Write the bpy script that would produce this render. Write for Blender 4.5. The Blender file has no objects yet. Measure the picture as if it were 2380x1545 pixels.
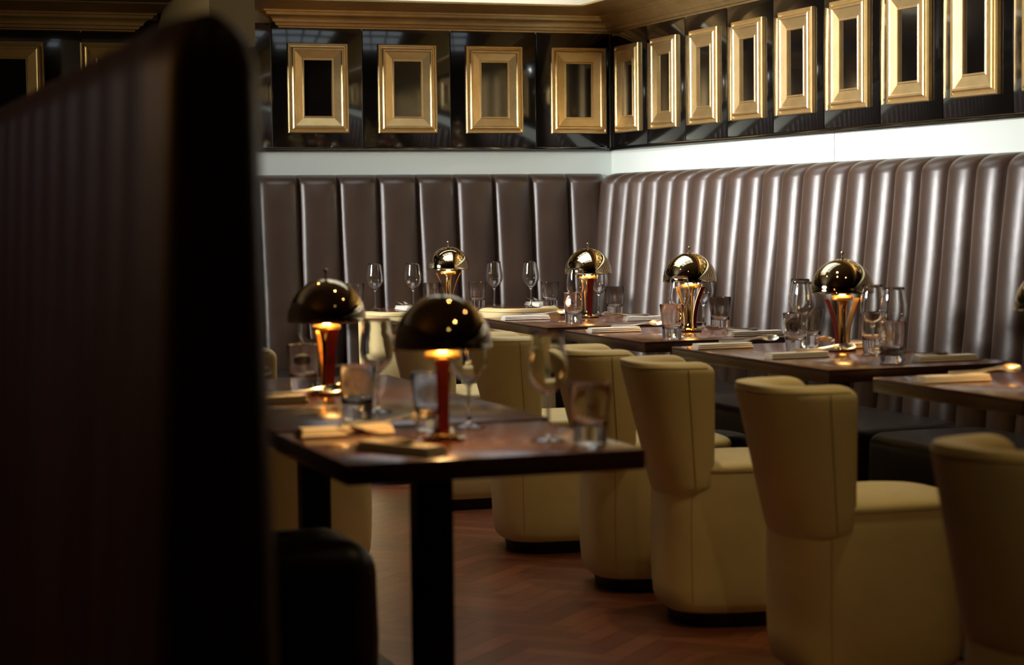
import bpy, bmesh, math, random
from mathutils import Vector, Matrix
random.seed(7)
C = bpy.context.scene.collection
PI = math.pi
sin, cos, rad = math.sin, math.cos, math.radians

# ------------------------------------------------------------------ materials
def mat(name, base=(.5,.5,.5), rough=.5, metal=0, spec=.5, coat=0, coat_r=.05, trans=0, ior=1.45,
        emit=None, estr=0, noise=None, bump=None, sheen=0):
    m = bpy.data.materials.new(name); m.use_nodes = True
    nt = m.node_tree; b = nt.nodes['Principled BSDF']
    b.inputs['Base Color'].default_value = (*base, 1)
    b.inputs['Roughness'].default_value = rough
    b.inputs['Metallic'].default_value = metal
    b.inputs['Specular IOR Level'].default_value = spec
    b.inputs['Coat Weight'].default_value = coat
    b.inputs['Coat Roughness'].default_value = coat_r
    b.inputs['Transmission Weight'].default_value = trans
    b.inputs['IOR'].default_value = ior
    b.inputs['Sheen Weight'].default_value = sheen
    if emit:
        b.inputs['Emission Color'].default_value = (*emit, 1)
        b.inputs['Emission Strength'].default_value = estr
    tc = nt.nodes.new('ShaderNodeTexCoord')
    if noise:                       # (scale, second colour, stretch xyz)
        sc, col2, st = noise
        mp = nt.nodes.new('ShaderNodeMapping'); mp.inputs['Scale'].default_value = st
        n = nt.nodes.new('ShaderNodeTexNoise'); n.inputs['Scale'].default_value = sc
        n.inputs['Detail'].default_value = 6; n.inputs['Roughness'].default_value = .6
        r = nt.nodes.new('ShaderNodeValToRGB')
        r.color_ramp.elements[0].position = .35; r.color_ramp.elements[1].position = .68
        r.color_ramp.elements[0].color = (*base, 1); r.color_ramp.elements[1].color = (*col2, 1)
        nt.links.new(tc.outputs['Object'], mp.inputs[0]); nt.links.new(mp.outputs[0], n.inputs['Vector'])
        nt.links.new(n.outputs['Fac'], r.inputs[0]); nt.links.new(r.outputs[0], b.inputs['Base Color'])
    if bump:                        # (scale, strength, distance)
        n2 = nt.nodes.new('ShaderNodeTexNoise'); n2.inputs['Scale'].default_value = bump[0]
        n2.inputs['Detail'].default_value = 4
        bp = nt.nodes.new('ShaderNodeBump'); bp.inputs['Strength'].default_value = bump[1]
        bp.inputs['Distance'].default_value = bump[2]
        nt.links.new(tc.outputs['Object'], n2.inputs['Vector'])
        nt.links.new(n2.outputs['Fac'], bp.inputs['Height']); nt.links.new(bp.outputs[0], b.inputs['Normal'])
    return m

LEATHER = mat('brown_leather', (.038,.020,.012), .40, coat=.25, coat_r=.38, noise=(7,(.058,.031,.019),(1,1,.6)), bump=(16,.30,.005), spec=.65)
LEATHER_SEAT = mat('dark_seat_leather', (.016,.009,.006), .42, noise=(6,(.026,.015,.010),(1,1,1)), bump=(30,.2,.004))
LEATHER_BOOTH = mat('booth_leather', (.034,.012,.003), .44, spec=.35, noise=(5,(.050,.018,.005),(1,1,.5)), bump=(16,.2,.004))
CREAM = mat('cream_leather', (.64,.50,.235), .48, noise=(5,(.71,.565,.28),(1,1,1)), bump=(220,.22,.0015), spec=.4)
CREAM_SEAM = mat('cream_seam', (.36,.27,.12), .7)
BLACK_PLINTH = mat('black_plinth', (.006,.005,.004), .5)
WOOD = mat('table_walnut', (.115,.042,.022), .22, noise=(9,(.175,.070,.034),(1.2,9,9)), coat=.35, coat_r=.12)
WOOD_EDGE = mat('table_edge', (.035,.014,.010), .30, noise=(9,(.055,.022,.014),(1.5,1.5,12)), coat=.25, coat_r=.15)
BLACK_METAL = mat('black_metal', (.010,.008,.007), .35, metal=.3)
LACQUER = mat('black_lacquer', (.004,.003,.0025), .14, coat=1, coat_r=.07, bump=(3.2,.12,.01))
GOLD = mat('gold_leaf', (.70,.50,.23), .42, metal=1, noise=(14,(.82,.60,.29),(1,1,1)), bump=(60,.06,.002))
GOLD_SHADED = mat('shaded_gold', (.20,.12,.03), .42, metal=.6, noise=(4,(.26,.16,.045),(1,1,1)))  # darker copy of the gold, with the left side's shade in its colour
BRASS = mat('polished_brass', (.66,.53,.32), .05, metal=1)
BRASS_SATIN = mat('satin_brass', (.80,.56,.22), .34, metal=1)
RED = mat('red_leather_trim', (.07,.004,.003), .5, spec=.2)
SILVER = mat('polished_steel', (.78,.76,.73), .26, metal=1)
WHITE_GLASS = mat('white_back_painted_glass', (.62,.67,.62), .12, coat=.6, coat_r=.05)
WHITE_PAINT = mat('white_paint', (.74,.72,.62), .7)
CEIL = mat('ceiling_paint', (.14,.10,.06), .7)
GOLD_DARK = mat('shadowed_gold_paint', (.050,.030,.007), .5, metal=.4)  # gold with the dimness of beam and soffit put into the base colour
DARK_WALL = mat('dark_wall', (.03,.018,.010), .5)
NAPKIN = mat('cream_linen', (.90,.85,.76), .85, bump=(500,.2,.0008))
SEAM_GREY = mat('grey_joint', (.12,.13,.12), .5)
BULB = mat('warm_bulb', (1,.8,.5), .4, emit=(1,.55,.18), estr=14)
FLOOR_BASE = mat('floor_joint', (.02,.008,.004), .5)

def glass_mat():
    m = bpy.data.materials.new('clear_glass'); m.use_nodes = True
    b = m.node_tree.nodes['Principled BSDF']
    b.inputs['Base Color'].default_value = (.97,.98,.97,1)
    b.inputs['Roughness'].default_value = 0.0
    b.inputs['Transmission Weight'].default_value = 1
    b.inputs['IOR'].default_value = 1.5
    return m
GLASS = glass_mat()

def parquet(name, st):
    m = bpy.data.materials.new(name); m.use_nodes = True
    nt = m.node_tree; b = nt.nodes['Principled BSDF']
    at = nt.nodes.new('ShaderNodeAttribute'); at.attribute_name = 'tone'
    tc = nt.nodes.new('ShaderNodeTexCoord'); mp = nt.nodes.new('ShaderNodeMapping')
    mp.inputs['Rotation'].default_value = (0, 0, st); mp.inputs['Scale'].default_value = (2, 26, 1)
    mp.vector_type = 'TEXTURE' if False else 'POINT'
    n = nt.nodes.new('ShaderNodeTexNoise'); n.inputs['Scale'].default_value = 2.4; n.inputs['Detail'].default_value = 5
    r = nt.nodes.new('ShaderNodeValToRGB')
    r.color_ramp.elements[0].color = (.080,.020,.008,1); r.color_ramp.elements[1].color = (.26,.082,.030,1)
    ad = nt.nodes.new('ShaderNodeMath'); ad.operation = 'ADD'
    ml = nt.nodes.new('ShaderNodeMath'); ml.operation = 'MULTIPLY'; ml.inputs[1].default_value = .55
    nt.links.new(tc.outputs['Object'], mp.inputs[0]); nt.links.new(mp.outputs[0], n.inputs['Vector'])
    nt.links.new(n.outputs['Fac'], ml.inputs[0]); nt.links.new(ml.outputs[0], ad.inputs[0])
    nt.links.new(at.outputs['Fac'], ad.inputs[1]); nt.links.new(ad.outputs[0], r.inputs[0])
    nt.links.new(r.outputs[0], b.inputs['Base Color'])
    b.inputs['Roughness'].default_value = .33
    b.inputs['Coat Weight'].default_value = .12; b.inputs['Coat Roughness'].default_value = .2
    return m
PARQ = [parquet('parquet_a', PI/4), parquet('parquet_b', -PI/4)]

# ------------------------------------------------------------------ mesh helpers
class MB:
    def __init__(s): s.v = []; s.f = []
    def add(s, vs, fs):
        o = len(s.v); s.v += [tuple(v) for v in vs]; s.f += [tuple(i+o for i in f) for f in fs]; return s
    def box(s, a, b):
        x0,y0,z0 = a; x1,y1,z1 = b
        return s.add([(x0,y0,z0),(x1,y0,z0),(x1,y1,z0),(x0,y1,z0),(x0,y0,z1),(x1,y0,z1),(x1,y1,z1),(x0,y1,z1)],
              [(0,3,2,1),(4,5,6,7),(0,1,5,4),(1,2,6,5),(2,3,7,6),(3,0,4,7)])
    def rings(s, R, cap0=True, cap1=True, closed=True):
        n = len(R[0]); vs = [p for r in R for p in r]; fs = []
        for i in range(len(R)-1):
            for j in range(n if closed else n-1):
                k = (j+1) % n
                fs.append((i*n+j, i*n+k, (i+1)*n+k, (i+1)*n+j))
        if cap0: fs.append(tuple(range(n-1,-1,-1)))
        if cap1: fs.append(tuple((len(R)-1)*n+j for j in range(n)))
        return s.add(vs, fs)
    def lathe(s, prof, n=40, o=(0,0,0), cap0=False, cap1=False):
        R = [[(o[0]+r*cos(2*PI*j/n), o[1]+r*sin(2*PI*j/n), o[2]+z) for j in range(n)] for r, z in prof]
        return s.rings(R, cap0, cap1)
    def tube(s, pts, r, n=8):
        R = []; pts = [Vector(p) for p in pts]
        for i, p in enumerate(pts):
            t = (pts[min(i+1,len(pts)-1)] - pts[max(i-1,0)]).normalized()
            a = t.cross(Vector((0,0,1)))
            if a.length < .05: a = t.cross(Vector((1,0,0)))
            a.normalize(); b = t.cross(a)
            R.append([tuple(p + r*(a*cos(2*PI*j/n) + b*sin(2*PI*j/n))) for j in range(n)])
        return s.rings(R)
    def obj(s, name, m, parent=None, smooth=True, angle=38, bevel=0, bsegs=3, recalc=True):
        me = bpy.data.meshes.new(name); me.from_pydata(s.v, [], s.f); me.update()
        bm = bmesh.new(); bm.from_mesh(me)
        if recalc: bmesh.ops.recalc_face_normals(bm, faces=bm.faces)
        if bevel:
            es = [e for e in bm.edges if len(e.link_faces)==2 and e.calc_face_angle(0) > rad(40)]
            bmesh.ops.bevel(bm, geom=es, offset=bevel, segments=bsegs, affect='EDGES', profile=.5)
        bm.to_mesh(me); bm.free()
        me.materials.append(m)
        if smooth:
            for p in me.polygons: p.use_smooth = True
            me.set_sharp_from_angle(angle=rad(angle))
        o = bpy.data.objects.new(name, me); C.objects.link(o)
        if parent: o.parent = parent
        return o

def tag(o, label, cat, group=None):
    o['label'] = label; o['category'] = cat
    if group: o['group'] = group
    return o
def struct(o, label=None):
    o['kind'] = 'structure'
    if label: o['label'] = label
    return o
def thing(name, label, cat, loc=(0,0,0), rz=0, group=None):
    o = bpy.data.objects.new(name, None); C.objects.link(o); o.empty_display_size = .05
    o.location = loc; o.rotation_euler = (0,0,rz)
    return tag(o, label, cat, group)
def dup(root, loc, rz, label, group=None):
    r = root.copy(); C.objects.link(r); r.location = loc; r.rotation_euler = (0,0,rz); r['label'] = label
    if group: r['group'] = group
    for ch in list(root.children):
        c = ch.copy(); C.objects.link(c); c.parent = r
        for g in list(ch.children):
            d = g.copy(); C.objects.link(d); d.parent = c
    return r
class Kind:
    """first placement moves the original, later ones copy it"""
    def __init__(s, root): s.root = root; s.used = False
    def put(s, loc, rz, label, group=None):
        if not s.used:
            s.used = True; r = s.root; r.location = loc; r.rotation_euler = (0,0,rz); r['label'] = label
            if group: r['group'] = group
            return r
        return dup(s.root, loc, rz, label, group)

# ------------------------------------------------------------------ the room
RX, BY = 4.05, 9.88          # right wall plane, back wall plane
LX, FY = -3.4, -2.4
CZ = 2.95
PB, CB = 1.521, 2.118        # panelling bottom, cornice bottom
P = .461

# floor
fl = MB().box((LX-.2,FY-.2,-.1),(RX+.2,BY+.2,-.0015))
floor = MB()
me_v, me_f, tones, mats = [], [], [], []
w, l, g = .075, .30, .0008
def tile(cx, cy, ang, ori):
    c, s_ = cos(ang), sin(ang); hx, hy = l/2-g, w/2-g
    b = len(me_v)
    for x, y in ((-hx,-hy),(hx,-hy),(hx,hy),(-hx,hy)):
        me_v.append((cx+x*c-y*s_, cy+x*s_+y*c, 0))
    me_f.append((b,b+1,b+2,b+3)); tones.append(random.uniform(-.16,.26)); mats.append(ori)
a45 = PI/4
for i in range(-70, 140):
    for j in range(-40, 75):
        # herringbone in a frame turned 45 degrees
        for ori in (0, 1):
            u = i*w + j*l*1.0 ; v = i*w - j*l*1.0
            if ori == 0: uu, vv = u + l/2, v + w/2
            else:        uu, vv = u + w/2, v + w + l/2
            x = (uu - vv)*cos(a45); y = (uu + vv)*cos(a45)
            if .1 < x < RX+.1 and 2.2 < y < BY+.1:
                tile(x, y, a45 if ori == 0 else a45+PI/2, ori)
me = bpy.data.meshes.new('floor'); me.from_pydata(me_v + fl.v, [], me_f + [tuple(i+len(me_v) for i in f) for f in fl.f])
for m_ in (PARQ[0], PARQ[1], FLOOR_BASE): me.materials.append(m_)
at = me.attributes.new('tone', 'FLOAT', 'FACE')
for i, p_ in enumerate(me.polygons):
    at.data[i].value = tones[i] if i < len(tones) else 0
    p_.material_index = mats[i] if i < len(mats) else 2
floor = bpy.data.objects.new('floor', me); C.objects.link(floor); struct(floor, 'polished red-brown herringbone parquet floor')

def boards(axis, lo, hi, seps):
    """black lacquer boarding along a wall: boards with V grooves between, a bottom rail"""
    mb = MB(); edges = sorted([lo, hi] + [s for s in seps if lo < s < hi])
    for a, b in zip(edges[:-1], edges[1:]):
        if axis == 'x': mb.box((a+.0025, BY-.018, PB+.02), (b-.0025, BY+.02, CB+.03))
        else: mb.box((RX-.018, a+.0025, PB+.02), (RX+.02, b-.0025, CB+.03))
    if axis == 'x': mb.box((lo, BY-.026, PB), (hi, BY+.02, PB+.02))
    else: mb.box((RX-.026, lo, PB), (RX+.02, hi, PB+.02))
    return mb
sepx = [4.084-P*k for k in range(0, 18)]
sepy = [9.835-P*k for k in range(0, 28)]
wb = struct(MB().box((LX-.1,BY,0),(RX+.1,BY+.1,CZ)).obj('wall_back', WHITE_PAINT, smooth=False), 'back wall behind the brown banquette')
wr = struct(MB().box((RX,FY,0),(RX+.1,BY+.1,CZ)).obj('wall_right', WHITE_PAINT, smooth=False), 'right wall behind the brown banquette')
struct(boards('x', LX, RX-.018, sepx).obj('trim_1', LACQUER, bevel=.0025, bsegs=2), 'glossy black board panelling on the back wall')
struct(boards('y', FY, BY-.018, sepy).obj('trim_2', LACQUER, bevel=.0025, bsegs=2), 'glossy black board panelling on the right wall')
struct(MB().box((LX,BY-.008,1.0),(RX-.008,BY+.01,PB)).obj('trim_3', WHITE_GLASS, smooth=False), 'white glass band under the back wall panelling')
wg2 = MB()
cuts = [FY, 2.1, 4.8, 7.46, BY]
for a, b in zip(cuts[:-1], cuts[1:]): wg2.box((RX-.008, a+.002, 1.0), (RX+.01, b-.002, PB))
struct(wg2.obj('trim_4', WHITE_GLASS, smooth=False), 'white glass band under the right wall panelling')

def sweep(path, prof, inward):
    """path: 2-D polyline on the wall face, prof: (distance, z); inward: +1 offsets to the right of travel"""
    R = []
    n = len(path)
    nrm = []
    for a, b in zip(path[:-1], path[1:]):
        d = Vector((b[0]-a[0], b[1]-a[1])).normalized(); nrm.append(Vector((d.y, -d.x))*inward)
    for i, p in enumerate(path):
        n0 = nrm[max(i-1,0)]; n1 = nrm[min(i,n-2)]
        m = (n0+n1); m = m/ max(m.dot(n1), 1e-6)
        if n0 == n1: m = n1
        R.append([(p[0]+m.x*d, p[1]+m.y*d, z) for d, z in prof])
    return R
crown = [(0,CB+.002),(.014,CB+.002),(.018,CB+.010),(.020,CB+.016),(.034,CB+.020),(.040,CB+.030),(.044,CB+.034),(.052,CB+.036),
         (.058,CB+.048),(.072,CB+.060),(.090,CB+.067),(.094,CB+.072),(.098,CB+.080),(.108,CB+.082),(.112,CB+.090),(.124,CB+.094),
         (.20,CB+.108),(.286,CB+.118),(.286,CB+.127),(0,CB+.127)]
struct(MB().rings(sweep([(2.296,BY+.2),(2.296,BY),(RX,BY),(RX,FY)], crown, 1)).obj('trim_5', GOLD, angle=25), 'gold moulded cornice running round the corner')
struct(MB().rings(sweep([(LX,BY),(1.557,BY),(1.557,BY+.2)], [(d, z-.034) for d, z in crown], 1)).obj('trim_6', GOLD_SHADED, angle=25), 'dim gold cornice on the left part of the back wall')
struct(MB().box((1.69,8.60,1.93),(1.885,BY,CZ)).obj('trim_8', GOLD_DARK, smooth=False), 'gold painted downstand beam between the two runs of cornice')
struct(MB().box((1.885,BY-.02,CB+.23),(RX,BY,CZ)).add(*(lambda m: (m.v, m.f))(MB().box((RX-.02,FY,CB+.23),(RX,BY-.02,CZ)))).obj('trim_9', GOLD_SHADED, smooth=False), 'added dark gold upper wall above the cornice, cutting white reflections')  # added dark facing, keeps the white wall out of the lacquer reflections
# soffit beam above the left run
struct(MB().box((LX,BY-.45,CB+.09),(1.69,BY,CZ)).obj('trim_7', GOLD_DARK, smooth=False), 'shade-darkened gold soffit above the left cornice')
# ceiling with a skylight opening
SX0, SX1, SY0, SY1 = 1.9, 3.5, 6.6, 9.2
ce = MB()
for a, b in (((LX-.1,FY-.1),(RX+.1,SY0)), ((LX-.1,SY1),(RX+.1,BY+.1)), ((LX-.1,SY0),(SX0,SY1)), ((SX1,SY0),(RX+.1,SY1))):
    ce.box((a[0],a[1],CZ),(b[0],b[1],CZ+.1))
struct(ce.obj('ceiling', CEIL, smooth=False), 'ceiling')
WINLIGHT = mat('sky_light_panel', (.9,.95,1), .5, emit=(.80,.92,1.0), estr=1.2)
WINLIGHT2 = mat('window_daylight', (.9,.95,1), .5, emit=(.85,.93,1.0), estr=1.5)
sk = MB()
for i in range(5):
    x = SX0 + (SX1-SX0)*i/4; sk.box((x-.02,SY0,CZ+.02),(x+.02,SY1,CZ+.06))
for i in range(6):
    y = SY0 + (SY1-SY0)*i/5; sk.box((SX0,y-.02,CZ+.02),(SX1,y+.02,CZ+.06))
w1 = struct(sk.obj('window_1', BLACK_METAL, smooth=False), 'skylight with dark glazing bars')
MB().box((SX0,SY0,CZ+.07),(SX1,SY1,CZ+.09)).obj('pane', WINLIGHT, w1, smooth=False)
# left and front walls
WY0, WY1, WZ0, WZ1 = 6.1, 7.9, 1.75, 2.65
wl = MB()
wl.box((LX-.1,FY,0),(LX,WY0,CZ)); wl.box((LX-.1,WY1,0),(LX,BY,CZ))
wl.box((LX-.1,WY0,0),(LX,WY1,WZ0)); wl.box((LX-.1,WY0,WZ1),(LX,WY1,CZ))
struct(wl.obj('wall_left', DARK_WALL, smooth=False), 'left wall')
wf = MB()
for i in range(4):
    y = WY0+(WY1-WY0)*i/3; wf.box((LX-.05,y-.025,WZ0),(LX,y+.025,WZ1))
wf.box((LX-.05,WY0,2.19),(LX,WY1,2.23))
w2 = struct(wf.obj('window_2', BLACK_METAL, smooth=False), 'side window with dark glazing bars')
MB().box((LX-.09,WY0,WZ0),(LX-.07,WY1,WZ1)).obj('pane', WINLIGHT2, w2, smooth=False)
struct(MB().box((LX-.1,FY-.1,0),(RX+.1,FY,CZ)).obj('wall_front', DARK_WALL, smooth=False), 'wall behind the viewer')

# ------------------------------------------------------------------ gilt frames
FW_, FH_ = .307, .442
fprof = [(0,0),(0,.014),(.004,.019),(.010,.019),(.013,.014),(.018,.015),(.021,.022),(.026,.026),(.033,.026),(.038,.022),
         (.074,.013),(.078,.015),(.083,.015),(.085,.004),(.085,0)]
def rect_ring(inset, h): 
    x, z = FW_/2-inset, FH_/2-inset
    return [(-x,-h,-z),(x,-h,-z),(x,-h,z),(-x,-h,z)]
fr0 = thing('gilt_frame', '', 'frame', group='gilt frames on the black panelling')
mb = MB(); mb.rings([rect_ring(a, b) for a, b in fprof], False, False)
mb.obj('moulding', GOLD, fr0, angle=15)
MB().box((-FW_/2+.08,-.006,-FH_/2+.08),(FW_/2-.08,0,FH_/2-.08)).obj('inset_panel', LACQUER, fr0, smooth=False)
frK = Kind(fr0)
zf = 1.832
ordn = ['first','second','third','fourth','fifth','sixth','seventh','eighth','ninth','tenth']
for k in range(4):
    frK.put((4.084-(k+.5)*P, BY-.018, zf), 0, f'gold frame moulding on the black back wall, {ordn[k]} one left of the room corner')
for k in range(9):
    frK.put((RX-.018, 9.835-(k+.5)*P, zf), -PI/2, f'gold frame moulding on the black right wall, {ordn[k]} one right of the room corner')
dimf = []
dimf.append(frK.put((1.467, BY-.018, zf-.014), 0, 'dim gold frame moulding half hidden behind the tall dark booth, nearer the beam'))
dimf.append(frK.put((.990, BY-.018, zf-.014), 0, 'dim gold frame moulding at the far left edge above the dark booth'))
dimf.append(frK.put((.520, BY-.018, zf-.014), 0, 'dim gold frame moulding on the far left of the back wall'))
for d in dimf:  # same gilt moulding, recoloured darker to stand for the shade here
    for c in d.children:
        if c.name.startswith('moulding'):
            c.material_slots[0].link = 'OBJECT'; c.material_slots[0].material = GOLD_SHADED

# ------------------------------------------------------------------ fluted backs
def prof_at(prof, t):
    """piecewise-linear profile lookup by arc parameter"""
    i = min(int(t), len(prof)-2); f = t-i
    return [prof[i][k]*(1-f)+prof[i+1][k]*f for k in range(len(prof[0]))]
def fluted(pos, out, along, L, n, prof, amp, seg=14, ell=False):
    """pos: origin at wall foot, out: unit vector off the wall, along: unit vector, prof: (dist, z, bulge factor)"""
    rows = []
    ncol = n*seg+1
    for d, z, bf in prof:
        r = []
        for j in range(ncol):
            s = j/seg; fr = s-int(s) if j < ncol-1 else 0
            i_f = min(int(s), n-1)
            b = (math.sqrt(max(0,1-(2*fr-1)**2))**(.95 if ell else .8)) if fr > 1e-9 else 0
            wob = .0018*sin(i_f*2.7+z*6.1)*bf + .0012*sin(i_f*5.3+z*11)*bf
            dd = d + amp*b*bf + (wob if 0 < fr < 1 else 0)
            q = pos + along*(L*s/n + .0020*sin(i_f*3.1+z*7)*bf) + out*dd
            r.append((q.x, q.y, pos.z+z))
        rows.append(r)
    mb = MB(); nn = ncol
    vs = [p for r in rows for p in r]
    fs = [(i*nn+j, i*nn+j+1, (i+1)*nn+j+1, (i+1)*nn+j) for i in range(len(rows)-1) for j in range(nn-1)]
    # end caps
    for j in (0, nn-1):
        fs.append(tuple(i*nn+j for i in range(len(rows))))
    return mb.add(vs, fs)
def backprof(foot, top, z0, z1, roll, steps=16):
    p = []
    for i in range(steps):
        t = i/(steps-1); z = z0 + (z1-roll-z0)*t
        p.append((foot + (top-foot)*t, z, 1))
    for i in range(1, 9):
        a = PI/2*i/8
        p.append((top - roll*(1-cos(a)) - .012*(i/8), z1-roll+roll*sin(a), 1-.55*(i/8)**2))
    p.append((0, z1-.004, .05))
    p.append((0, z1-.03, 0))
    return p
bq1 = thing('banquette', 'long brown leather banquette with tall fluted back along the back wall', 'banquette', (0,0,0))
bp = backprof(.145, .045, .30, 1.405, .05)
f1 = fluted(Vector((3.98-.2035*34,BY-.010,0)), Vector((0,-1,0)), Vector((1,0,0)), .2035*34, 34, bp, .045)
f1.obj('fluted_back', LEATHER, bq1, angle=60)
bq2 = thing('banquette', 'long brown leather banquette with tall fluted back along the right wall', 'banquette', (0,0,0))
bp2 = backprof(.140, .042, .30, 1.405, .06)
f2 = fluted(Vector((RX-.010,9.80-.1862*38,0)), Vector((-1,0,0)), Vector((0,1,0)), .1862*38, 38, bp2, .076, ell=True)
f2.obj('fluted_back', LEATHER, bq2, angle=60)

def cushion(x0, y0, x1, y1, z0, z1, r=.09, er=.045, dome=.012):
    """soft block, plan corners rounded by r, top edge rounded by er"""
    def ring(ins, z):
        pts = []; X0,Y0,X1,Y1 = x0+ins,y0+ins,x1-ins,y1-ins; rr = max(r-ins,.004)
        for cx, cy, a0 in ((X1-rr,Y1-rr,0),(X0+rr,Y1-rr,90),(X0+rr,Y0+rr,180),(X1-rr,Y0+rr,270)):
            for k in range(9):
                a = rad(a0+90*k/8); pts.append((cx+rr*cos(a), cy+rr*sin(a), z))
        return pts
    R = [ring(.012, z0), ring(0, z0+.012), ring(-.004, (z0+z1)/2-.02), ring(0, z1-er)]
    for k in range(1,7):
        a = PI/2*k/6; R.append(ring(er*(1-cos(a)), z1-er+er*sin(a)))
    R.append(ring(er+.05, z1+dome*.6)); R.append(ring(er+.12, z1+dome))
    return MB().rings(R)
for a, b in ((3.34,4.70),(4.76,6.12),(6.19,7.60),(7.66,9.22)):
    cushion(3.41, a, 3.905, b, .14, .455).obj('seat_cushion', LEATHER_SEAT, bq2, angle=60)
MB().box((3.50,3.0,0),(RX,9.22,.14)).obj('plinth', BLACK_PLINTH, bq2, smooth=False)
MB().box((3.88,2.74,.14),(RX-.005,9.22,.32)).obj('back_rail', LEATHER_SEAT, bq2, smooth=False)
for a, b in ((-1.0,.35),(.41,1.64),(1.93,3.35),(3.41,3.98)):
    cushion(a, 9.30, b, 9.75, .14, .455).obj('seat_cushion', LEATHER_SEAT, bq1, angle=60)
MB().box((1.9,9.38,0),(3.98,BY,.14)).add(*(lambda m: (m.v, m.f))(MB().box((-1.0,9.38,0),(1.66,BY,.14)))).obj('plinth', BLACK_PLINTH, bq1, smooth=False)
MB().box((1.9,9.72,.14),(3.98,BY-.005,.32)).obj('back_rail', LEATHER_SEAT, bq1, smooth=False)

# the near booth divider: fluted leather on both faces, domed end
bd = thing('booth_divider', 'very dark brown fluted leather booth back looming at the left foreground', 'booth divider', (0,0,0))
def loop_at(z):
    """half thickness / centre for the tapering cross-section at height z"""
    t = z/1.42
    xl = .320 + .055*t; xr = .516 - .020*t
    return xl, xr
rows = []
zs = [0+1.375*i/14 for i in range(15)]
NFL = 28; SEG = 10; Y0, PIT = 2.20, .205  # far flutes are unseen, added to block window light from the chairs
def divider_ring(z, shrink):
    xl, xr = loop_at(min(z,1.42)); cx = (xl+xr)/2
    hw = (xr-xl)/2 - shrink
    pts = []
    # left face from far to near
    for j in range(NFL*SEG, -1, -1):
        s = j/SEG; b = abs(sin(PI*(s-int(s))))**.6 if j % SEG else 0
        pts.append((cx-hw-.020*b*(1-shrink*6)+.010, Y0+.03+shrink*.5+PIT*s, z))
    for j in range(1, 18):     # rounded end with a central welt
        a = PI*j/18; lob = .010*abs(sin(2*a))**.7
        pts.append((cx-(hw-.010)*cos(a), Y0+.03+shrink*.5-(.030+lob)*sin(a), z))
    for j in range(0, NFL*SEG+1):
        s = j/SEG; b = abs(sin(PI*(s-int(s))))**.6 if j % SEG else 0
        pts.append((cx+hw+.020*b*(1-shrink*6)-.010, Y0+.03+shrink*.5+PIT*s, z))
    return pts
R = [divider_ring(z, 0) for z in zs]
for k in range(1, 9):
    a = PI/2*k/8; R.append(divider_ring(1.375+.070*sin(a), .050*(1-cos(a))))
MB().rings(R).obj('fluted_back', LEATHER_BOOTH, bd, angle=60)
pts = []
bs = thing('low_bench', 'nearly black leather bench block with a rounded corner, left of the nearest table leg', 'bench', (0,0,0))
cushion(.56, 4.28, 1.205, 4.63, .10, .495, r=.08, er=.075, dome=.006).obj('seat_cushion', LEATHER_SEAT, bs, angle=60)
cushion(.60, 4.31, 1.17, 4.60, 0, .10, r=.08, er=.01, dome=0).obj('plinth', BLACK_PLINTH, bs, angle=60)

# ------------------------------------------------------------------ tables
def table(label, x0, y0, x1, y1, px=None, py=None, th=.04):
    cx, cy = (x0+x1)/2, (y0+y1)/2
    t = thing('dining_table', label, 'table', (cx,cy,0), group='dark wood dining tables')
    hx, hy = (x1-x0)/2, (y1-y0)/2
    top = MB().box((-hx,-hy,.75-.005),(hx,hy,.75)).obj('table_top', WOOD, t, bevel=.0022, bsegs=2)
    MB().box((-hx,-hy,.75-th),(hx,hy,.7448)).obj('edge_band', WOOD_EDGE, top, bevel=.003, bsegs=2)
    qx = (px-cx) if px is not None else 0; qy = (py-cy) if py is not None else 0
    MB().box((qx-.0375,qy-.0375,.012),(qx+.0375,qy+.0375,.735-th)).obj('pedestal', BLACK_METAL, t, bevel=.006)
    MB().box((qx-.14,qy-.14,.735-th),(qx+.14,qy+.14,.75-th)).obj('top_plate', BLACK_METAL, t, bevel=.003)
    MB().box((qx-.21,qy-.21,0),(qx+.21,qy+.21,.014)).obj('base_plate', BLACK_METAL, t, bevel=.004)
    return t
table('dark wood table nearest the viewer, its whole top in view', .965,3.68,1.575,4.275, 1.235,4.02)
table('long dark wood table directly behind the nearest one, beside the dark booth', .975,4.33,1.615,5.68, 1.275,5.20)
table('dark wood table at the right edge of the photo, cut off by the frame', 2.80,4.22,3.46,4.95, 3.14,4.60)
table('dark wood table laid for four in front of the right banquette', 2.82,5.24,3.455,6.36, 3.16,5.83)
table('dark wood table laid for two, second from the room corner on the right banquette', 2.84,6.64,3.49,7.44, 3.17,7.05)
table('reddish dark wood corner table, last one along the right banquette', 2.84,7.63,3.54,8.46, 3.19,8.06)
table('dark red wood table in front of the back wall banquette, behind cream chairs', 2.25,9.00,3.54,9.62, 2.9,9.25)
table('reddish table far left, just visible behind the domed lamps and the booth', 1.15,7.85,1.66,8.50)

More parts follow.
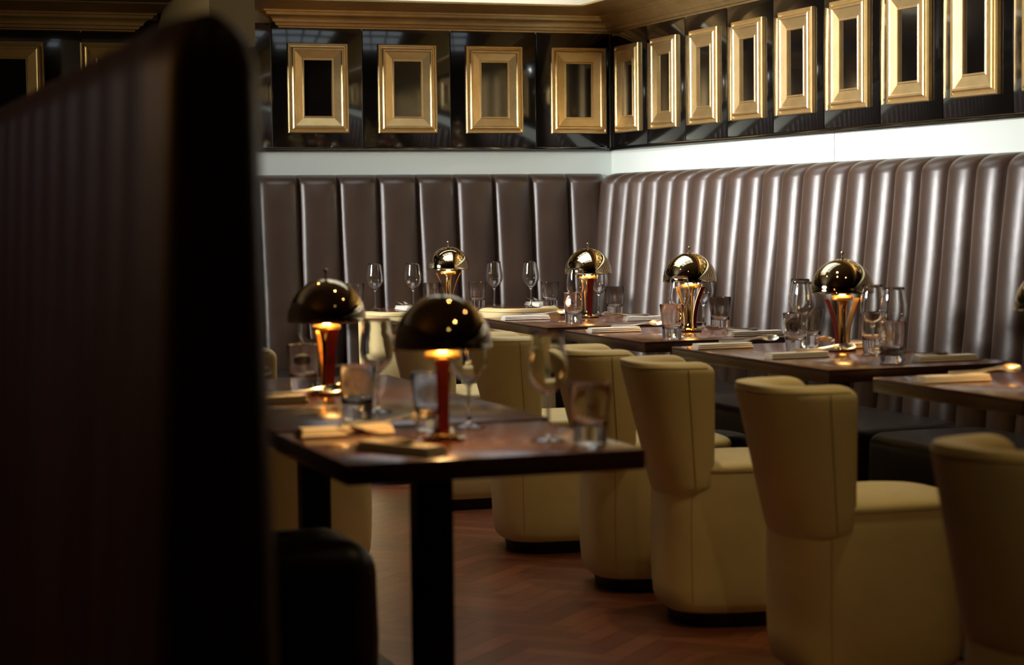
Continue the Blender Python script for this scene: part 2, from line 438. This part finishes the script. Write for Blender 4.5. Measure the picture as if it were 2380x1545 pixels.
# ------------------------------------------------------------------ tub chairs (local +x is the way it faces)
ch = thing('tub_chair', '', 'chair', group='cream leather tub chairs')
def sup(a, e): return math.copysign(abs(a)**e, a)
def base_ring(sx, sy, z, n=48, e=.62, ox=0):
    return [(ox+sx*sup(cos(2*PI*k/n),e), sy*sup(sin(2*PI*k/n),e), z) for k in range(n)]
mb = MB(); R = []
for z, k in ((.045,.925),(.052,.955),(.075,.985),(.12,1.0),(.2,1.012),(.3,1.012),(.40,1.0),(.45,.99),(.461,.982)):
    R.append(base_ring(.238*k, .194*k, z, e=.60, ox=.042))
mb.rings(R).obj('base', CREAM, ch, angle=60)
mb = MB(); R = []
for z, k in ((.458,.978),(.463,.99),(.470,.985),(.478,.95),(.485,.86),(.490,.70),(.493,.45),(.494,.15)):
    R.append(base_ring(.238*k, .194*k, z, e=.60, ox=.042))
mb.rings(R).obj('seat', CREAM, ch, angle=60)
mb = MB(); R = [base_ring(.195,.165,0,e=.72,ox=.045), base_ring(.205,.175,.047,e=.72,ox=.045)]
mb.rings(R).obj('plinth', BLACK_PLINTH, ch, angle=50)
ZB, ZT = .385, .778
def back_ring(z, e=0.0, n=22):
    t = (z-ZB)/(ZT-ZB)
    D = .114 + .100*t; hw = .186+.006*t; th = .080 + .012*t
    xt = -.085 - e*.9
    out, inn = [], []
    for k in range(n+1):
        a = -PI/2 + PI*k/n
        out.append((xt-(D-e)*sup(cos(a),.72), (hw-e)*sup(sin(a),.80), z))
        inn.append((xt-(D-th+e)*sup(cos(a),.75), (hw-th+e)*sup(sin(a),.85), z))
    # rounded tips
    return out + inn[::-1]
def tips(r, n=22):
    """add slightly forward points at the two tips so they read as rounded ends"""
    o, i = r[:n+1], r[n+1:]
    def cap(a, b):
        a, b = Vector(a), Vector(b); m = (a+b)/2; h = (a-b)/2; q = []
        for k in range(1,6):
            an = PI*k/6; v = m + h*cos(an) + Vector((abs(h.y)*.55*sin(an),0,0)); q.append(tuple(v))
        return q
    return o + cap(o[-1], i[0]) + i + cap(i[-1], o[0])
R = []
rr = .036
for k in range(6):
    a = PI/2*k/6; R.append(tips(back_ring(ZB+.02*(1-cos(a)) if False else ZB+rr*(1-cos(a)) , rr*(1-sin(a)))))
for k in range(0, 9):
    z = ZB+rr + (ZT-ZB-2*rr)*k/8; R.append(tips(back_ring(z)))
for k in range(1, 7):
    a = PI/2*k/6; R.append(tips(back_ring(ZT-rr+rr*sin(a), rr*(1-cos(a)))))
bk = MB().rings(R).obj('backrest', CREAM, ch, angle=60)
sm = MB()
o = back_ring(ZT-.016, .006)[:23]
sm.tube([(p[0]-.001, p[1], p[2]) for p in o], .0016, 6)
for y in (-1, 1):
    ln = []
    for k in range(9):
        z = ZB+.03 + (ZT-ZB-.05)*k/8; q = back_ring(z)[1 if y < 0 else 21]
        ln.append((q[0]-.012, q[1]*1.0+y*.0005, q[2]))
    sm.tube(ln, .0014, 6)
sm.obj('seam', CREAM_SEAM, bk)
sm2 = MB(); rg = base_ring(.238*.994, .194*.994, .4605, e=.60, ox=.042); sm2.tube(rg+[rg[0]], .0016, 6)
sm2.obj('seat_piping', CREAM_SEAM, ch)
for sy_ in (-1, 1):
    sm3 = MB(); q = []
    for z, k in ((.075,.985),(.12,1.0),(.2,1.012),(.3,1.012),(.40,1.0),(.455,.99)):
        r_ = base_ring(.238*k, .194*k, z, e=.60, ox=.042)[17 if sy_ > 0 else 31]; q.append(r_)
    sm3.tube(q, .0013, 6)
    sm3.obj('side_seam', CREAM_SEAM, ch)
CH = Kind(ch)
CX = 2.57
for y, x, r, lab in (
    (3.28, 2.31, rad(6), 'cream leather tub chair cut off by the right edge of the photo'),
    (4.645, CX-.01, rad(-2), 'largest cream leather tub chair, its curved back fully in view, second from the right edge'),
    (5.49, CX+.02, rad(-9), 'cream leather tub chair standing just past the right end of the nearest table'),
    (6.08, CX+.02, rad(-8), 'cream leather tub chair behind the tall wine glass and tumbler of the nearest table'),
    (6.88, CX-.01, rad(-6), 'cream leather tub chair just right of the front domed lamp, fourth along the aisle'),
    (8.02, CX+.02, 0, 'cream leather tub chair mostly hidden behind the front domed lamp, farthest along the aisle'),
    (8.87, 2.56, PI/2, 'cream leather tub chair backing us at the far table, left one of two'),
    (8.89, 3.125, PI/2, 'cream leather tub chair backing us at the far table, right one of two'),
    (6.78, 1.565, 0, 'cream leather tub chair half hidden between the dark booth and the second domed lamp')):
    CH.put((x, y, 0), r, lab)

# dark low stool under the table for four
st = thing('footstool', 'small rounded grey-brown leather stool under the table laid for four', 'stool', (2.965,6.33,0))
MB().rings([base_ring(.105*k,.12*k,z) for z,k in ((0,.9),(.03,1),(.40,1.0),(.43,.97),(.448,.85),(.455,.5),(.456,.2))]).obj('cushion', LEATHER_SEAT, st, angle=60)

# ------------------------------------------------------------------ mushroom lamps
lp = thing('table_lamp', '', 'lamp', group='brass mushroom lamps')
Rd = .1025
outer = [(Rd,.190),(Rd+.0008,.1935)]; inner = []
for k in range(0, 19):
    a = PI/2*k/18; outer.append((max(Rd*cos(a),.0006), .1945+Rd*1.04*sin(a)))
    inner.append((max((Rd-.003)*cos(a),.0006), .1925+(Rd*1.04-.003)*sin(a)))
prof = inner[::-1] + [(Rd-.003,.190)] + outer
MB().lathe(prof, 64).obj('shade', BRASS, lp, angle=50)
fin = [(.0001,.300),(.004,.300),(.004,.306),(.0022,.308),(.0022,.314),(.0048,.316),(.0058,.320),(.0048,.325),(.0001,.327)]
MB().lathe(fin, 20).obj('finial', BRASS, lp)
MB().lathe([(.0001,.166),(.030,.166),(.036,.169),(.0375,.174),(.036,.179),(.030,.181),(.0001,.181)], 40).obj('collar', BRASS_SATIN, lp, angle=40)
MB().lathe([(.0001,.006),(.020,.006),(.016,.018),(.0125,.035),(.012,.09),(.013,.13),(.016,.155),(.022,.168),(.0001,.168)], 32).obj('stem', BRASS, lp, angle=40)
MB().lathe([(.0001,.181),(.010,.181),(.010,.200),(.016,.206),(.021,.220),(.021,.232),(.014,.246),(.0001,.250)], 28).obj('bulb', BULB, lp, angle=40)
MB().lathe([(.0001,0),(.043,0),(.046,.002),(.046,.004),(.0001,.004)], 40).obj('base_ring', RED, lp, angle=40)
MB().lathe([(.0001,.004),(.0455,.004),(.044,.007),(.030,.009),(.022,.014),(.018,.022),(.0001,.022)], 8).obj('base', BRASS, lp, angle=20)
def fin_strip(mb, ang, w_, t0, t1):
    path = []
    for k in range(15):
        t = k/14; z = .012 + .160*t
        r = .0155 + .040*(t**2.1) + .004*(1-t)**6
        path.append((r, z, w_*(1+.25*t)))
    c, s_ = cos(ang), sin(ang); R = []
    for r, z, ww in path:
        q = []
        for dr, dw in ((t0,-ww/2),(t1,-ww/2),(t1,ww/2),(t0,ww/2)):
            q.append(((r+dr)*c - dw*s_, (r+dr)*s_ + dw*c, z))
        R.append(q)
    mb.rings(R)
for i in range(2):
    a = rad(180*i)
    mb = MB(); fin_strip(mb, a, .022, 0, .0025); fo = mb.obj('fin', BRASS_SATIN, lp, angle=40)
    mb = MB(); fin_strip(mb, a, .0225, .0025, .0045); mb.obj('red_facing', RED, fo, angle=40)
LP = Kind(lp)
lamps = [
 (1.262,4.015, rad(-108), 'brass mushroom lamp on the nearest table, largest of all the lamps'),
 (1.300,5.135, rad(-87), 'brass mushroom lamp on the second table, directly beside the dark booth'),
 (3.160,4.625, rad(-150), 'brass mushroom lamp at the far right, only its left rim inside the photo'),
 (3.225,5.900, rad(-179), 'brass mushroom lamp on the table laid for four in front of the right banquette'),
 (3.225,7.100, rad(-54), 'brass mushroom lamp on the table laid for two, its glowing brass fins visible'),
 (3.255,8.230, rad(-99), 'brass mushroom lamp on the corner table'),
 (2.955,9.290, rad(-18), 'brass mushroom lamp on the far table against the back wall banquette')]
for x, y, r, lab in lamps:
    LP.put((x,y,.7505), r, lab)

# ------------------------------------------------------------------ glassware
wg = thing('wine_glass', '', 'wine glass', group='stemmed wine glasses')
bo = [(.0042,.088),(.0075,.094),(.018,.102),(.030,.114),(.0385,.130),(.0410,.147),(.0395,.168),(.0355,.192),(.0325,.214),(.0318,.222),
      (.0312,.2226),(.0307,.222),(.0314,.213),(.0344,.191),(.0384,.168),(.0399,.147),(.0375,.131),(.0290,.1155),(.0175,.1045),(.007,.0975),(.0003,.0965)]
MB().lathe(bo, 48).obj('bowl', GLASS, wg, angle=70, recalc=False)
MB().lathe([(.0055,.012),(.0036,.025),(.0033,.05),(.0036,.078),(.0042,.088)], 48).obj('stem', GLASS, wg, angle=70, recalc=False)
MB().lathe([(.0003,0),(.036,0),(.0368,.0008),(.0365,.0018),(.034,.0025),(.020,.005),(.010,.008),(.0055,.012)], 48).obj('foot', GLASS, wg, angle=50, recalc=False)
WG = Kind(wg)
tb = MB().lathe([(r_*1.07, z_*1.06) for r_, z_ in [(.0003,0),(.0295,0),(.0315,.002),(.0322,.006),(.0345,.05),(.0415,.1165),(.0412,.1180),(.0402,.1182),(.0396,.1165),
                 (.0355,.078),(.0325,.050),(.0305,.040),(.026,.036),(.0003,.034)]], 48).obj('tumbler', GLASS, angle=50, recalc=False)
tag(tb, '', 'glass', 'heavy-based tumblers')
TB = Kind(tb)
Z = .7503
W = [ # x, y, label
 (1.450,3.895,'tallest wine glass, on the nearest table beside its right-hand tumbler'),
 (1.385,4.218,'wine glass right behind the domed lamp on the nearest table'),
 (1.290,4.620,'wine glass behind the middle tumbler on the second table, right of its lamp'),
 (1.335,5.430,'wine glass half hidden behind the lamp of the second table'),
 (3.165,6.060,'wine glass left of the lamp on the table for four, front of two'),
 (3.280,6.300,'wine glass left of the lamp on the table for four, rear of two'),
 (3.225,5.700,'wine glass right of the lamp on the table for four, left of two'),
 (3.185,5.500,'wine glass right of the lamp on the table for four, right of two'),
 (3.060,6.830,'wine glass just left of the lamp on the table for two'),
 (3.356,7.262,'wine glass just right of the lamp on the table for two'),
 (3.120,8.030,'wine glass left of the lamp on the corner table'),
 (3.360,8.370,'wine glass right of the lamp on the corner table'),
 (2.620,9.400,'leftmost wine glass on the far table by the back wall'),
 (2.790,9.33,'wine glass on the far table second from the left, just left of its lamp'),
 (3.190,9.300,'wine glass on the far table just right of its lamp'),
 (3.345,9.210,'rightmost wine glass on the far table by the back wall')]
for x, y, lab in W: WG.put((x,y,Z), 0, lab)
T = [
 (1.505,3.800,'tumbler at the right end of the nearest table'),
 (1.290,4.190,'tumbler half hidden behind the lamp stem on the nearest table'),
 (1.262,5.240,'tumbler left of the lamp on the second table, beside the dark booth'),
 (1.200,4.470,'tumbler at the front of the second table, right of its lamp'),
 (3.095,5.975,'tumbler left of the lamp on the table for four, front one'),
 (3.250,6.170,'tumbler left of the lamp on the table for four, rear one'),
 (3.300,5.830,'tumbler right of the lamp on the table for four, rear one'),
 (3.110,5.385,'tumbler right of the lamp on the table for four, nearest the front edge'),
 (2.990,6.740,'tumbler at the front edge of the table for two, left of its lamp'),
 (3.385,7.170,'tumbler at the back of the table for two, right of its lamp'),
 (3.050,7.880,'tumbler at the front of the corner table'),
 (3.440,8.380,'tumbler at the back of the corner table'),
 (2.890,9.36,'tumbler on the far table just left of its lamp'),
 (3.110,9.320,'tumbler on the far table just right of its lamp'),
 (3.415,9.130,'tumbler at the right end of the far table'),
 (2.555,9.520,'tumbler at the left end of the far table, beside the second lamp dome'),
 (3.300,4.840,'tumbler at the far right edge on the table cut off by the frame')]
for x, y, lab in T: TB.put((x,y,Z), 0, lab)

# ------------------------------------------------------------------ napkins and cutlery (local +x = cutlery end)
def napkin_mesh():
    mb = MB()
    L_, w_ = .205, .058
    for z0, z1, ins in ((0,.0068,0),(.0070,.0130,.002),(.0132,.0185,.004)):
        def sec(x):
            pts = []; h = (z1-z0)/2; zc = (z0+z1)/2; hw = w_/2-ins
            for k in range(12):
                a = 2*PI*k/12; pts.append((x, hw*sup(cos(a),.35), zc+h*sup(sin(a),.7)))
            return pts
        n = 10; mb.rings([sec(-L_/2+ins+(L_-2*ins)*k/n) for k in range(n+1)])
    return mb
nk = napkin_mesh().obj('folded_napkin', NAPKIN, angle=50); tag(nk, '', 'napkin', 'folded cream napkins')
def fork_mesh():
    mb = MB(); t = .0022
    prof = [(-.100,.0045,0),(-.095,.008,0),(-.06,.0065,.001),(-.01,.0035,.002),(.03,.003,.007),(.045,.005,.008),(.055,.011,.0075),(.064,.0125,.0072)]
    R = []
    for x, w2, z in prof: R.append([(x,-w2,z),(x,w2,z),(x,w2,z+t),(x,-w2,z+t)])
    mb.rings(R)
    for i in range(4):
        y = -.0108+.0072*i
        mb.rings([[(x,y-h,z),(x,y+h,z),(x,y+h,z+t),(x,y-h,z+t)] for x, h, z in ((.063,.0017,.0072),(.085,.0015,.0085),(.106,.0006,.015))])
    return mb
def spoon_mesh():
    mb = MB(); t = .0022
    prof = [(-.100,.0045,0),(-.095,.008,0),(-.06,.0065,.001),(-.01,.0032,.002),(.03,.003,.008),(.052,.0045,.0085)]
    mb.rings([[(x,-w2,z),(x,w2,z),(x,w2,z+t),(x,-w2,z+t)] for x, w2, z in prof])
    vs = []; fs = []; na, nr = 24, 6
    for k in range(nr+1):
        q = k/nr; 
        for j in range(na):
            a = 2*PI*j/na; vs.append((.078+.030*q*cos(a), .0190*q*sin(a), .0115-.0075*(1-q*q)+.06*(.030*q*cos(a))))
    for k in range(nr):
        for j in range(na):
            fs.append((k*na+j, k*na+(j+1)%na, (k+1)*na+(j+1)%na, (k+1)*na+j))
    o = len(vs); vs2 = [(x,y,z-.0014) for x,y,z in vs]
    fs2 = [tuple(i+o for i in f[::-1]) for f in fs]
    rim = [(nr*na+j, nr*na+(j+1)%na, o+nr*na+(j+1)%na, o+nr*na+j) for j in range(na)]
    mb.add(vs+vs2, fs+fs2+rim)
    return mb
def rolled(mb, deg, lift):
    c, s_ = cos(rad(deg)), sin(rad(deg))
    mb.v = [(x, y*c - z*s_, y*s_ + z*c + lift) for x, y, z in mb.v]
    return mb
fk = rolled(fork_mesh(), 24, .003).obj('fork', SILVER, angle=40); tag(fk, '', 'fork', 'forks laid on the napkins')
sp = rolled(spoon_mesh(), 30, .004).obj('spoon', SILVER, angle=50); tag(sp, '', 'spoon', 'spoons laid on the napkins')
NK, FK, SP = Kind(nk), Kind(fk), Kind(sp)
def setting(x, y, a, where, shift=.09):
    NK.put((x,y,Z), a, 'cream folded napkin '+where)
    c, s_ = cos(a), sin(a)
    def off(u, v): return (x+u*c-v*s_, y+u*s_+v*c, Z+.0188)
    FK.put(off(shift,.011), a+.05, 'steel fork on the napkin '+where)
    SP.put(off(shift,-.012), a-.05, 'steel spoon on the napkin '+where)
setting(1.095,4.185, rad(3), 'at the back left of the nearest table')
setting(1.115,3.83, rad(118), 'lying askew at the nearest table front', .06)
setting(1.095,4.95, rad(0), 'on the second table, against the dark booth')
setting(1.085,5.55, rad(0), 'at the far left of the second table', .05)
setting(2.955,5.70, rad(2), 'front left on the table for four')
setting(2.935,6.20, rad(0), 'at the far left corner of the table for four')
setting(3.365,6.01, rad(180), 'behind the lamp of the table for four', .06)
setting(3.290,5.38, rad(181), 'at the right front corner of the table for four')
setting(2.960,7.22, rad(0), 'at the left corner of the table for two')
setting(3.335,6.76, rad(180), 'on the banquette side of the table for two')
setting(2.960,8.22, rad(0), 'at the left corner of the corner table')
setting(3.390,7.90, rad(180), 'on the banquette side, corner table')
setting(2.925,4.74, rad(0), 'on the table cut off at the right edge')
setting(2.745,9.30, rad(90), 'at the left of the far table, its end bright white', .0)
setting(3.42,9.33, rad(90), 'at the right end of the far table', .0)

# ------------------------------------------------------------------ lights
def area(name, loc, target, sx, sy, power, col, spread=PI):
    d = bpy.data.lights.new(name, 'AREA'); d.shape = 'RECTANGLE'; d.size = sx; d.size_y = sy
    d.energy = power; d.color = col; d.spread = spread
    o = bpy.data.objects.new(name, d); C.objects.link(o); o.location = loc
    o.rotation_euler = (Vector(target)-Vector(loc)).to_track_quat('-Z','Y').to_euler(); return o
def spot(name, loc, target, power, col, size, blend=.6, r=.04):
    d = bpy.data.lights.new(name, 'SPOT'); d.energy = power; d.color = col; d.spot_size = rad(size)
    d.spot_blend = blend; d.shadow_soft_size = r
    o = bpy.data.objects.new(name, d); C.objects.link(o); o.location = loc
    o.rotation_euler = (Vector(target)-Vector(loc)).to_track_quat('-Z','Y').to_euler(); return o
def point(name, loc, power, col, r=.02):
    d = bpy.data.lights.new(name, 'POINT'); d.energy = power; d.color = col; d.shadow_soft_size = r
    o = bpy.data.objects.new(name, d); C.objects.link(o); o.location = loc; return o
area('window_daylight', (LX+.05,7.0,2.2), (4.0,7.7,1.35), 1.7, .85, 105, (1,.98,.95), rad(52))
area('skylight_daylight', (2.7,7.9,CZ-.02), (2.9,7.9,0), 1.5, 2.4, 18, (.95,.97,.95), rad(120))
spot('corner_spot', (2.6,8.2,2.7), (4.05,9.0,1.45), 95, (.95,.98,1), 55, .9)
area('cove_fill', (2.95,9.62,2.48), (2.95,9.88,2.27), 2.0, .04, 5, (1,.99,.95), PI)  # added to brighten the white strip above the cornice
WARM = (1,.60,.22)
for x, y, r, lab in lamps:
    point('lamp_bulb', (x,y,.7505+.262), 6.5 if y < 5.5 and x < 2 else 3.2, WARM, .012)
for x, y, p in ((2.0,2.6,13),(1.95,5.0,9),(1.2,6.6,10),(.6,1.0,4),(2.9,4.2,9)):  # unseen warm fill over chairs, aisle and floor
    spot('overhead_fill', (x,y,CZ-.05), (x+.05,y+.1,0), p, (1,.66,.27), 110, .8, .03)

for x, y, p in ((2.3,8.2,12),(3.1,9.0,8),(3.3,7.3,6)):  # added cool spots for sparkle on the far glasses and napkins
    spot('overhead_fill', (x,y,CZ-.05), (x+.02,y+.02,0), p, (1,.95,.88), 80, .8, .025)

point('warm_fill', (-1.1,3.1,1.7), 12, (1,.48,.12), .12)
for x, y, p in ((2.45,4.3,40),(2.45,5.6,42),(2.45,7.0,28)):  # added straight above the chairs to brighten their tops
    spot('overhead_fill', (x,y,CZ-.05), (x,y+.02,0), p, (1,.82,.46), 62, .8, .025)
spot('overhead_fill', (1.3,1.4,CZ-.05), (2.25,3.3,.5), 22, (1,.74,.36), 50, .8, .03)  # added fill aimed at the chair on the near right
wd = bpy.data.worlds.new('World'); bpy.context.scene.world = wd; wd.use_nodes = True
wd.node_tree.nodes['Background'].inputs[0].default_value = (1,.8,.55,1)
wd.node_tree.nodes['Background'].inputs[1].default_value = .02

# ------------------------------------------------------------------ camera
cd = bpy.data.cameras.new('camera'); cam = bpy.data.objects.new('camera', cd); C.objects.link(cam)
f_px, yaw, pit, rol = 4726.7, 0.338914, -0.0606708, -0.0111368
fwv = Vector((sin(yaw)*cos(pit), cos(yaw)*cos(pit), sin(pit)))
r_ = Vector((cos(yaw), -sin(yaw), 0)); u_ = r_.cross(fwv)
r2 = r_*cos(rol)+u_*sin(rol); u2 = -r_*sin(rol)+u_*cos(rol)
M = Matrix((r2, u2, -fwv)).transposed().to_4x4(); M.translation = Vector((0,0,1.226))
cam.matrix_world = M
cd.sensor_width = 36; cd.lens = f_px/2380*36
cd.dof.use_dof = True; cd.dof.focus_distance = 8.6; cd.dof.aperture_fstop = 3.3
cd.clip_start = .05
bpy.context.scene.camera = cam
sc = bpy.context.scene
sc.view_settings.view_transform = 'Standard'
sc.view_settings.look = 'None'
sc.view_settings.exposure = 0
